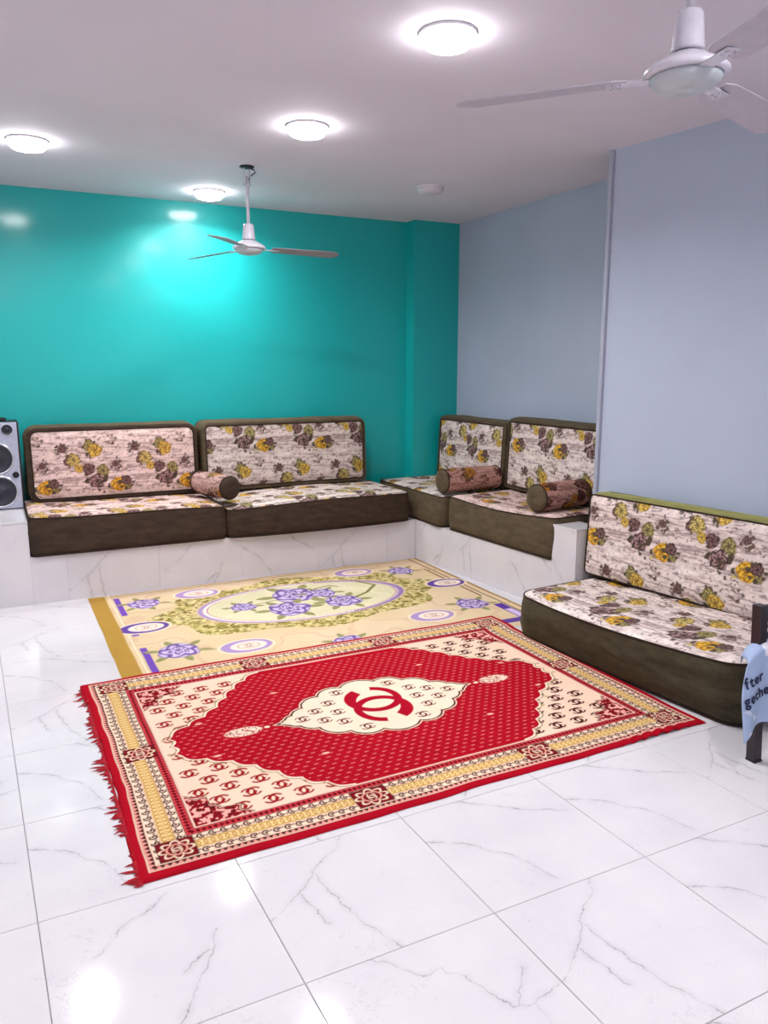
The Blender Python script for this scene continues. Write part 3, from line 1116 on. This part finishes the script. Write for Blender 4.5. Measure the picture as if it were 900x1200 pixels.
    # wavy hems
    wx = .017 * vnoise(y * 6, 0 * y, 5, 2) * np.exp(-x / .12) + .006 * vnoise(y * 5, 0 * y + 7, 6, 2) * np.exp(-(W - x) / .10)
    wy = .016 * vnoise(x * 3.2, 0 * x + 3, 9, 2) * np.exp(-y / .10) * np.clip(x - .2, 0, 1) - .013 * vnoise(x * 3.4, 0 * x + 9, 12, 2) * np.exp(-(H - y) / .08)
    # ripples at the near right corner
    rp = .012 * np.exp(-((x - 2.15) / .16) ** 2) * np.exp(-y / .12) * np.sin((x - 2.0) * 48) 
    z = z + np.abs(rp)
    # bottom left corner turned a touch
    P = np.stack([x + wx, y + wy, z], -1)
    root = empty('patterned_rug', (.290, 2.222, 0), 0, 'red and cream patterned rug with interlaced-ring medallion on the marble floor', 'rug')
    grid_mesh('woven_pile', P, c.c, m_rug, root)
    # torn fringe on the left hem
    rf = random.Random(3)
    bm = bmesh.new()
    k = -.01
    while k < H - .02:
        cl = rf.random()
        clump = .5 + .5 * math.sin(k * 17 + 1) 
        ln = (.008 + .042 * rf.random() ** 2) * (.45 + clump)
        if rf.random() < .22: ln *= .25
        bw = rf.uniform(.007, .016)
        an = rf.uniform(-.8, .5)
        ax_ = .004
        z0 = .006 + (.012 if k > 1.43 else 0)
        tipx = -ln * math.cos(an); tipy = k + bw / 2 + ln * math.sin(an)
        a1 = bm.verts.new((ax_, k - .002, z0)); a2 = bm.verts.new((ax_, k + bw + .002, z0)); a3 = bm.verts.new((ax_, k + bw / 2, z0 + .004))
        mx, my = tipx * .55, k + bw / 2 + (tipy - k - bw / 2) * .45
        b1 = bm.verts.new((mx, my - bw * .35, .0025)); b2 = bm.verts.new((mx, my + bw * .35, .0025)); b3 = bm.verts.new((mx, my, .008))
        t_ = bm.verts.new((tipx, tipy, .0025))
        for f in ((a1, b1, b3, a3), (a3, b3, b2, a2), (a2, b2, b1, a1), (b1, t_, b3), (b3, t_, b2), (b2, t_, b1)):
            bm.faces.new(f)
        k += bw * rf.uniform(.5, 1.1)
    f = bobj('fringe', bm, m_fringe, root)
    f['kind'] = 'stuff'


def beige_rug():
    W, H = 2.545, 1.77
    c = Canvas(W, H, .005, (214, 190, 148))
    x, y = c.x, c.y
    fx, fy = x - 1.31, y - (1.075)
    GOLD, LAV, PUR, GRN, CR = (176, 138, 62), (168, 142, 182), (98, 68, 148), (150, 138, 70), (232, 214, 190)
    # ground shading bands
    c.put(np.clip(vnoise(x * 3, y * 3, 2, 2) * .6 + .3, 0, .6), (222, 198, 168))
    # pinkish swirls
    sw = np.abs(vnoise(x * 4 + 3, y * 5, 15, 2))
    c.put(np.clip((.10 - sw) * 12, 0, .5), (206, 168, 140))
    # purple and brown line borders
    c.rect(W - .085, W - .07, 0, H, (140, 112, 80)); c.rect(W - .03, W, 0, H, (160, 126, 70))
    c.rect(0, W, H - .022, H, (160, 128, 76)); c.rect(.12, W - .06, H - .060, H - .048, (150, 120, 96))
    c.rect(.128, .136, 0, H, (236, 214, 190))
    for a, b in ((.0, .62), (.84, 1.02), (1.26, H - .10)):
        c.rect(.150, .188, a, b, (112, 74, 170))
    c.rect(.15, W - .05, .06, .13, PUR); c.rect(W - .16, W - .09, 0, .42, (88, 50, 150))
    c.rect(W - .15, W - .10, .05, .30, (214, 190, 226))
    c.rect(W - .125, W - .108, .62, 1.42, (128, 92, 60))
    # green foliage wreath
    q = np.hypot(fx / .97, fy / .545)
    th = np.arctan2(fy / .545, fx / .97)
    wob = 1 + .07 * np.cos(8 * th) 
    ringm = (q < wob) * 1.0
    n1 = vnoise(x * 26, y * 30, 41, 2); n2 = vnoise(x * 44 + 5, y * 48, 43, 2)
    inner = np.hypot(fx / .72, fy / .40)
    mring = ringm * (inner > 1.0)
    c.put(mring * np.clip(.72 + .5 * n1, 0, 1), (188, 170, 96))
    c.put(mring * (n1 > .12) * .9, GRN)
    c.put(mring * (n2 > .30) * .9, (112, 98, 44))
    c.put(mring * (n2 < -.38) * .9, (226, 208, 150))
    # inner oval
    c.put((inner < 1.02) * 1.0, (206, 180, 150))
    c.put((inner < 1.0) * 1.0, LAV)
    c.put((inner < .955) * 1.0, (236, 220, 204))
    c.put((inner < .925) * 1.0, (190, 150, 150))
    c.put((inner < .91) * 1.0, (218, 208, 172))
    c.put(np.clip((inner < .90) * (vnoise(x * 3, y * 3, 6) > 0) * .35, 0, 1), (200, 196, 150))
    c.put(((inner > .93) & (inner < 1.0) & (fx > .2)) * .6, (130, 92, 160))

    def rose(px, py, s, seed):
        for k in range(6):
            a = seed + k * 1.05
            c.leaf(px + math.cos(a) * s * .8, py + math.sin(a) * s * .7, s * .9, s * .2, a, (150, 146, 96), (110, 100, 60))
        c.rose(px, py, s, (204, 186, 216), (152, 124, 186), (84, 58, 124), seed=seed)
        c.rose(px, py + s * .1, s * .5, (216, 200, 226), (132, 100, 172), (62, 38, 100), seed=seed + 50, petals=7)
    cx, cy = 1.31, 1.075
    # stems
    c.line([(cx - .4, cy + .02), (cx - .2, cy + .08), (cx, cy + .04), (cx + .2, cy - .08), (cx + .35, cy - .1)], .006, (140, 132, 80))
    c.line([(cx + .12, cy + .10), (cx + .16, cy + .22), (cx + .28, cy + .25), (cx + .32, cy + .2)], .008, (120, 110, 64))
    c.line([(cx + .28, cy - .12), (cx + .45, cy - .02), (cx + .58, cy + .12), (cx + .5, cy + .26)], .012, (132, 124, 70))
    for px, py, s, sd in ((cx - .02, cy + .14, .165, 1), (cx - .16, cy - .14, .14, 2), (cx + .22, cy - .13, .125, 3), (cx - .42, cy + .03, .085, 4), (cx + .16, cy + .10, .10, 5)):
        rose(px, py, s, sd)
    for px, py, s, sd in ((.32, 1.47, .105, 6), (.34, .49, .115, 7), (2.27, .50, .11, 8), (2.24, 1.46, .10, 9), (1.25, .20, .1, 10)):
        rose(px, py, s, sd)
        c.line([(px + .1, py - .03), (px + .25, py - .10), (px + .33, py - .04)], .007, (176, 156, 110))
    # ringed roundels
    for px, py in ((.69, 1.545), (.235, .975), (.70, .395), (2.375, 1.01), (1.89, 1.57), (1.91, .40)):
        c.ell(px, py, .165, .115, (232, 212, 186))
        c.ell(px, py, .15, .100, (196, 170, 140))
        c.ell(px, py, .145, .097, PUR if px > 2.2 or px < .3 else (168, 140, 190))
        c.ell(px + .012, py, .105, .070, (236, 216, 200))
        c.arcs(px + .012, py, .026, (160, 120, 110), rot=PI / 2, bold=.8)
        c.ell(px + .012, py, .062, .042, (186, 150, 130), ring=.003)
    c.rect(0, .105, 0, H, (172, 134, 60))
    c.c *= (1 + .07 * vnoise(x * 5, y * 5, 7, 3))[..., None]
    e = np.minimum(np.minimum(x, W - x), np.minimum(y, H - y))
    z = .005 + .001 * vnoise(x * 4, y * 4, 3, 2)
    z = .001 + (z - .001) * np.clip(e / .012, 0, 1) ** .4
    wy = .012 * np.exp(-((x - 1.93) / .05) ** 2) * np.exp(-(H - y) / .06)
    ex = 0 * x
    P = np.stack([x + ex + .006 * vnoise(y * 3, 0 * y, 3, 2), y - .004 + wy * 0 - .0 * x, z + wy * .8], -1)
    root = empty('floral_rug', (.482, 5.452 - H, 0), 0, 'beige rug with lilac roses in an oval wreath, lying against the tiled bench', 'rug')
    grid_mesh('woven_pile', P, c.c, m_rug2, root)


m_fringe = simple('red_fringe_yarn', (165, 14, 32), .9)
m_rug2 = printed('flat_woven_rug', .9, .1, 300, .3)
beige_rug()
red_rug()

# ------------------------------------------------------------------ ceiling lamps
m_rim = simple('lamp_rim', (225, 225, 230), .4)


def glow(name, strength, rgb=(1.0, .98, 1.0)):
    t = NT(name)
    tc = t.n('ShaderNodeTexCoord').outputs['Object']
    n = t.noise(tc, 3)
    t.b.inputs['Base Color'].default_value = (.9, .9, .92, 1)
    t.b.inputs['Emission Color'].default_value = (*rgb, 1)
    t.l(t.ramp(n, 0, 1, strength * .97, strength * 1.03), t.b.inputs['Emission Strength'])
    t.b.inputs['Roughness'].default_value = .3
    return t.m


m_lit = glow('lit_diffuser', 34.0)
m_unlit = simple('unlit_diffuser', (214, 208, 216), .35)


def lamp(x, y, label, lit=True, R=.112, group='round ceiling lamps'):
    root = empty('ceiling_lamp', (x, y, CEIL), 0, label, 'ceiling lamp', group)
    lathe('rim', [(R - .02, -.0005), (R, -.0005), (R + .001, -.006), (R - .001, -.0115), (R - .006, -.0115), (R - .008, -.006)], m_rim, root, caps=False)
    D = .052 if lit else .040
    prof = [(R - .008, -.007), (R - .004, -.014), (R - .005, -.022), (R - .012, -.032), (R * .76, -.032 - D * .30), (R * .5, -.032 - D * .46), (R * .22, -.032 - D * .53), (.0001, -.032 - D * .54)]
    lathe('diffuser', prof, m_lit if lit else m_unlit, root, caps=False)
    if lit:
        ld = bpy.data.lights.new('lamp_light', 'AREA')
        ld.shape = 'DISK'; ld.size = .16; ld.spread = math.radians(158); ld.energy = LAMP_W
        ld.color = (1.0, .98, 1.0)
        lo = bpy.data.objects.new('lamp_light', ld)
        lo.location = (0, 0, -.066)
        lo.parent = root
        col.objects.link(lo)
    return root


lamp(1.672, 2.79, 'largest-looking lit ceiling lamp, nearest the top edge of the photo')
lamp(1.614, 4.12, 'lit ceiling lamp in the middle, between the nearest lamp and the long-rod fan')
lamp(.304, 5.06, 'lit ceiling lamp at the far left, above the loudspeaker')
lamp(1.541, 5.897, 'lit ceiling lamp closest to the teal wall, behind the fan rod')
lamp(2.903, 5.06, 'round ceiling lamp that is switched off, near the corner pier', lit=False, R=.098)
for lx, ly, lw in ((-1.2, 3.4, 'beyond the left edge of the photo, beside the bench'), (1.7, .6, 'outside the photo, just behind the nearer fan'), (-1.2, .6, 'outside the photo, left of the camera'), (.3, -1.4, 'outside the photo, behind the camera'), (2.6, -1.4, 'outside the photo, at the back right of the room')):
    lamp(lx, ly, 'lit ceiling lamp ' + lw, group='round ceiling lamps out of view')

# ------------------------------------------------------------------ fans
m_fan = simple('fan_enamel', (214, 210, 220), .25, Coat_Weight=.4)
m_fan2 = simple('fan_cover_enamel', (190, 196, 200), .4)
m_chrome = simple('fan_metal', (170, 168, 175), .25, .8)
m_blk = simple('black_plastic', (18, 18, 22), .5)
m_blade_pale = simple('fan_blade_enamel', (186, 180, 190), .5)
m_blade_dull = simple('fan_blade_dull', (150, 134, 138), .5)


def fan(x, y, zh, ang, label, m_blade):
    root = empty('ceiling_fan', (x, y, CEIL), 0, label, 'ceiling fan', 'ceiling fans')
    zz = zh - CEIL
    # hook bracket at the ceiling and its yoke
    b = lathe('mounting_plate', [(.045, 0), (.048, -.006), (.03, -.012), (.012, -.014)], m_blk, root, 24)
    bm = bmesh.new()
    box(bm, -.022, -.016, -.010, .010, -.11, -.01); box(bm, .016, .022, -.010, .010, -.11, -.01); box(bm, -.022, .022, -.010, .010, -.114, -.106)
    bobj('yoke', bm, m_fan, root)
    tube('wire', [(.012, -.008, -.01), (.04, -.02, -.022), (.052, -.015, -.035), (.03, .0, -.05), (.012, .005, -.08)], .004, m_blk, root)
    lathe('rod', [(.0105, -.06), (.0105, zz + .10)], m_fan, root, 20)
    lathe('lower_canopy', [(.012, zz + .150), (.030, zz + .146), (.034, zz + .135), (.041, zz + .060), (.043, zz + .052), (.036, zz + .050)], m_fan, root, 32)
    lathe('motor_neck', [(.030, zz + .058), (.034, zz + .046), (.034, zz + .030)], m_blk, root, 24)
    lathe('motor_housing', [(.036, zz + .048), (.052, zz + .041), (.078, zz + .027), (.098, zz + .014), (.106, zz + .005), (.107, zz - .002), (.102, zz - .007), (.094, zz - .008)], m_fan, root, 56)
    lathe('bottom_cover', [(.092, zz - .0085), (.089, zz - .016), (.080, zz - .028), (.062, zz - .038), (.034, zz - .043), (.030, zz - .041), (.026, zz - .045), (.0001, zz - .046)], m_fan2, root, 56, smooth=True)
    for k in range(3):
        a = ang + k * 2 * PI / 3
        # bracket arm + blade with rounded tip, slightly pitched
        n = 14
        vs, fs = [], []
        L0, L1 = .145, .60
        pts = []
        for i in range(n):
            t = i / (n - 1)
            r_ = L0 + (L1 - L0) * t
            wd = .050 + .014 * t
            if t > .9: wd *= math.sqrt(max(.05, 1 - ((t - .9) / .1) ** 2 * .9))
            if t < .06: wd *= .75
            for s in (-1, 1):
                for dz in (.0016, -.0016):
                    yv = s * wd
                    vs.append((r_, yv, zz - .006 - yv * .16 - .012 * t + dz))
        for i in range(n - 1):
            b0, b1 = i * 4, (i + 1) * 4
            fs += [(b0, b1, b1 + 2, b0 + 2), (b0 + 1, b0 + 3, b1 + 3, b1 + 1), (b0, b0 + 1, b1 + 1, b1), (b0 + 2, b1 + 2, b1 + 3, b0 + 3)]
        fs += [(0, 2, 3, 1), ((n - 1) * 4, (n - 1) * 4 + 1, (n - 1) * 4 + 3, (n - 1) * 4 + 2)]
        ca, sa = math.cos(a), math.sin(a)
        vs = [(p[0] * ca - p[1] * sa, p[0] * sa + p[1] * ca, p[2]) for p in vs]
        bl_ = pyd('blade', vs, fs, m_blade, root)
        bm = bmesh.new()
        box(bm, .085, .20, -.020, .020, zz - .012, zz - .008, bev=.0015)
        for bx in (.165, .185):
            for by in (-.01, .01):
                r = bmesh.ops.create_cone(bm, segments=8, radius1=.004, radius2=.004, depth=.006, cap_ends=True, matrix=Matrix.Translation((bx, by, zz - .014)))
        bmesh.ops.rotate(bm, cent=(0, 0, 0), matrix=Matrix.Rotation(a, 3, 'Z'), verts=bm.verts)
        bobj('blade_bracket', bm, m_fan, bl_)
    return root


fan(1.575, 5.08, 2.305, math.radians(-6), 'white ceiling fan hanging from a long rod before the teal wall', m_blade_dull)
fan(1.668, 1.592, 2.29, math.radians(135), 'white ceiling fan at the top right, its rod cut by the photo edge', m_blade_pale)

# ------------------------------------------------------------------ loudspeaker
m_silver = simple('silver_plastic', (176, 182, 200), .35, .25)
m_cab = simple('speaker_cabinet', (30, 26, 28), .45)
m_cone = simple('woofer_cone', (38, 40, 50), .55)
m_ring = simple('bright_ring', (214, 218, 226), .2, .6)
sp = empty('loudspeaker', (.005, 6.12, BLK), 0, 'silver-fronted loudspeaker with two round woofers on the tiled block', 'loudspeaker')
HW, SH_ = .155, .615
boxo('cabinet', (-HW, HW, -.115, .13, .001, SH_), m_cab, sp, .006)
boxo('front_panel', (-HW + .004, HW - .012, -.132, -.1155, .008, SH_ - .006), m_silver, sp, .004)


def driver(name, x, z, R, mat_ring=m_ring):
    root = sp
    def ring(nm, prof, mt):
        vs, fs = [], []
        seg = 48
        for r_, dy in prof:
            for k in range(seg):
                a = 2 * PI * k / seg
                vs.append((x + r_ * math.cos(a), -.132 - dy, z + r_ * math.sin(a)))
        for i in range(len(prof) - 1):
            for k in range(seg):
                k2 = (k + 1) % seg
                fs.append((i * seg + k, i * seg + k2, (i + 1) * seg + k2, (i + 1) * seg + k))
        return pyd(nm, vs, fs, mt, root, True)
    d = ring(name, [(R * 1.0, .004), (R * .94, .010), (R * .86, .006), (R * .80, .002), (R * .42, .0012), (R * .36, .006), (R * .2, .012), (.0005, .014)], m_cone)
    t_ = ring('trim_ring', [(R * 1.13, .0), (R * 1.12, .006), (R * 1.05, .009), (R * .99, .006), (R * .98, .0)], mat_ring)
    t_.parent = d
    return d


driver('woofer', .0, .362, .100)
driver('woofer', .010, .130, .100)
driver('tweeter', .080, .560, .034)
driver('port', .112, .243, .019, m_cone)
boxo('nameplate', (-.04, .05, -.1345, -.1322, .244, .252), m_ring, sp)
boxo('foot', (-.14, .14, -.10, .11, 0, .0009), m_blk, sp)
blk = empty('media_box', (-.02, 6.10, BLK + SH_ + .001), math.radians(8), 'small flat black box lying on top of the loudspeaker', 'box')
boxo('case', (-.10, .10, -.06, .06, 0, .022), m_blk, blk, .004)
boxo('display', (-.06, .06, -.0612, -.0602, .007, .015), simple('dark_display', (40, 44, 56), .15), blk)

# ------------------------------------------------------------------ chair at the right edge
m_frame = simple('black_brown_metal', (44, 34, 36), .35, .1)
ch = empty('metal_chair', (2.80, 1.72, 0), 0, 'small dark metal chair with slatted back at the right edge of the photo', 'chair')
post = .021
PX = (-.185, .215)


def leg(x, y, h, dx=0):
    bm = bmesh.new()
    box(bm, -post, post, -post, post, .012, h, bev=.004)
    for v in bm.verts:
        t = v.co.z / h
        v.co.x += x + dx * t; v.co.y += y
    o = bobj('leg', bm, m_frame, ch)
    bm = bmesh.new()
    box(bm, x - post - .001, x + post + .001, y - post - .001, y + post + .001, 0, .0115, bev=.002)
    bobj('rubber_foot', bm, m_blk, o)


leg(PX[0], .19, .655, -.045); leg(PX[1], .19, .655, .045)
leg(PX[0], -.17, .375); leg(PX[1], -.17, .375)
boxo('seat', (-.205, .235, -.195, .165, .375, .40), m_frame, ch, .006)
for z0, z1 in ((.612, .650), (.580, .592), (.556, .568), (.512, .538)):
    boxo('slat', (-.203, .234, .182, .198, z0, z1), m_frame, ch, .003)
boxo('rail', (-.198, .228, .178, .202, .462, .482), m_frame, ch, .003)
for yy in (-.17, .19):
    boxo('stretcher', (PX[0] + post, PX[1] - post, yy - .008, yy + .008, .16, .18), m_frame, ch)

# cloth draped over the chair's rail
t = NT('pale_blue_cotton')
tc = t.n('ShaderNodeTexCoord').outputs['Object']
bl1 = t.ramp(t.noise(tc, 11, 1), .62, .66)
t.l(t.mix(bl1, srgb(160, 178, 210), srgb(236, 236, 246)), t.b.inputs['Base Color'])
t.b.inputs['Roughness'].default_value = .9
t.bump(t.noise(tc, 400, 2), .3, .002)
m_cot = t.m
CZ = .49


def ctop(u):
    return .500 - .060 * np.exp(-np.maximum(u, 0) / .12)


def cbot(u):
    u = np.maximum(u, 0)
    return .150 + .05 * np.sin(np.clip(u / .5, 0, 1) * PI) + .02 * u


def cloth_pt(u, v):
    """u 0..1 left to right, v 0..1 from the rail downwards; world position of the hanging front"""
    u = np.asarray(u, float); v = np.asarray(v, float)
    x = 2.472 - .034 * np.sin(np.clip(v * 2, 0, 1) * PI / 2) + .0 * v + u * .44
    z = ctop(u) - v * (ctop(u) - cbot(u))
    y = 1.868 - .012 * np.sin(u * 17 + v * 1.2) * v - .016 * np.sin(u * 7 + .7) * v - .02 * v
    return x, y, z


cl = empty('printed_cloth', (2.8, 1.86, CZ), 0, 'pale blue cloth printed with words, hanging from the dark chair', 'cloth')
nu, nv = 60, 44
U, V = np.meshgrid(np.linspace(0, 1, nu), np.linspace(-.14, 1, nv))
xx, yy, zz = cloth_pt(U, np.maximum(V, 0))
bk = V < 0
a = np.clip(-V / .12, 0, 1)
yy = np.where(bk, 1.868 + .068 * (1 - np.cos(a * PI)) / 2 + .0 * V, yy)
zz = np.where(bk, zz + .016 * np.sin(a * PI) - np.maximum(0, (-V - .12)) * .9, zz)
xx = xx + np.where(bk, a * .05 * np.exp(-U / .15), 0)
P = np.stack([xx - 2.8, yy - 1.86, zz - CZ], -1)
me = grid_mesh('fabric', P, np.ones(P.shape), m_cot, cl)
so = me.modifiers.new('thickness', 'SOLIDIFY'); so.thickness = .003; so.offset = 1
m_ink = simple('navy_print', (28, 34, 66), .8)


def letter(chx, size, x0, z0, rot):
    cu = bpy.data.curves.new('letter', 'FONT')
    cu.body = chx; cu.size = size; cu.resolution_u = 4
    cu.offset = .0016
    to = bpy.data.objects.new('tmp', cu)
    col.objects.link(to)
    bpy.context.view_layer.update()
    dg = bpy.context.evaluated_depsgraph_get()
    m2 = bpy.data.meshes.new_from_object(to.evaluated_get(dg))
    bpy.data.objects.remove(to)
    bm = bmesh.new(); bm.from_mesh(m2)
    bmesh.ops.remove_doubles(bm, verts=bm.verts, dist=1e-5)
    wdt = max(v.co.x for v in bm.verts)
    ca, sa = math.cos(rot), math.sin(rot)
    for v in bm.verts:
        X_, Z_ = x0 + v.co.x * ca - v.co.y * sa, z0 + v.co.x * sa + v.co.y * ca
        u_, v_ = .1, .5
        for _ in range(15):
            cx_, cy_, cz_ = cloth_pt(u_, v_)
            u_ = min(1, max(0, u_ + (X_ - float(cx_)) / .44))
            v_ = min(1, max(0, v_ + (float(cz_) - Z_) / .36))
        cx_, cy_, cz_ = cloth_pt(u_, v_)
        v.co = Vector((X_ - 2.8, float(cy_) - .0046 - 1.86, Z_ - CZ))
    m3 = bpy.data.meshes.new('letter'); bm.to_mesh(m3); bm.free()
    link('letter', m3, m_ink, cl)
    return wdt


for word, size, x0, z0, sl in (('after', .058, 2.455, .355, .22), ('together', .057, 2.447, .290, .20)):
    for k, chx in enumerate(word):
        if word == 'together' and k < 2: continue
        if word == 'after' and k == 0: continue
        wd = letter(chx, size, x0, z0, math.atan(sl))
        x0 += (wd + .004) * .98; z0 += (wd + .004) * sl

bpy.context.view_layer.update()
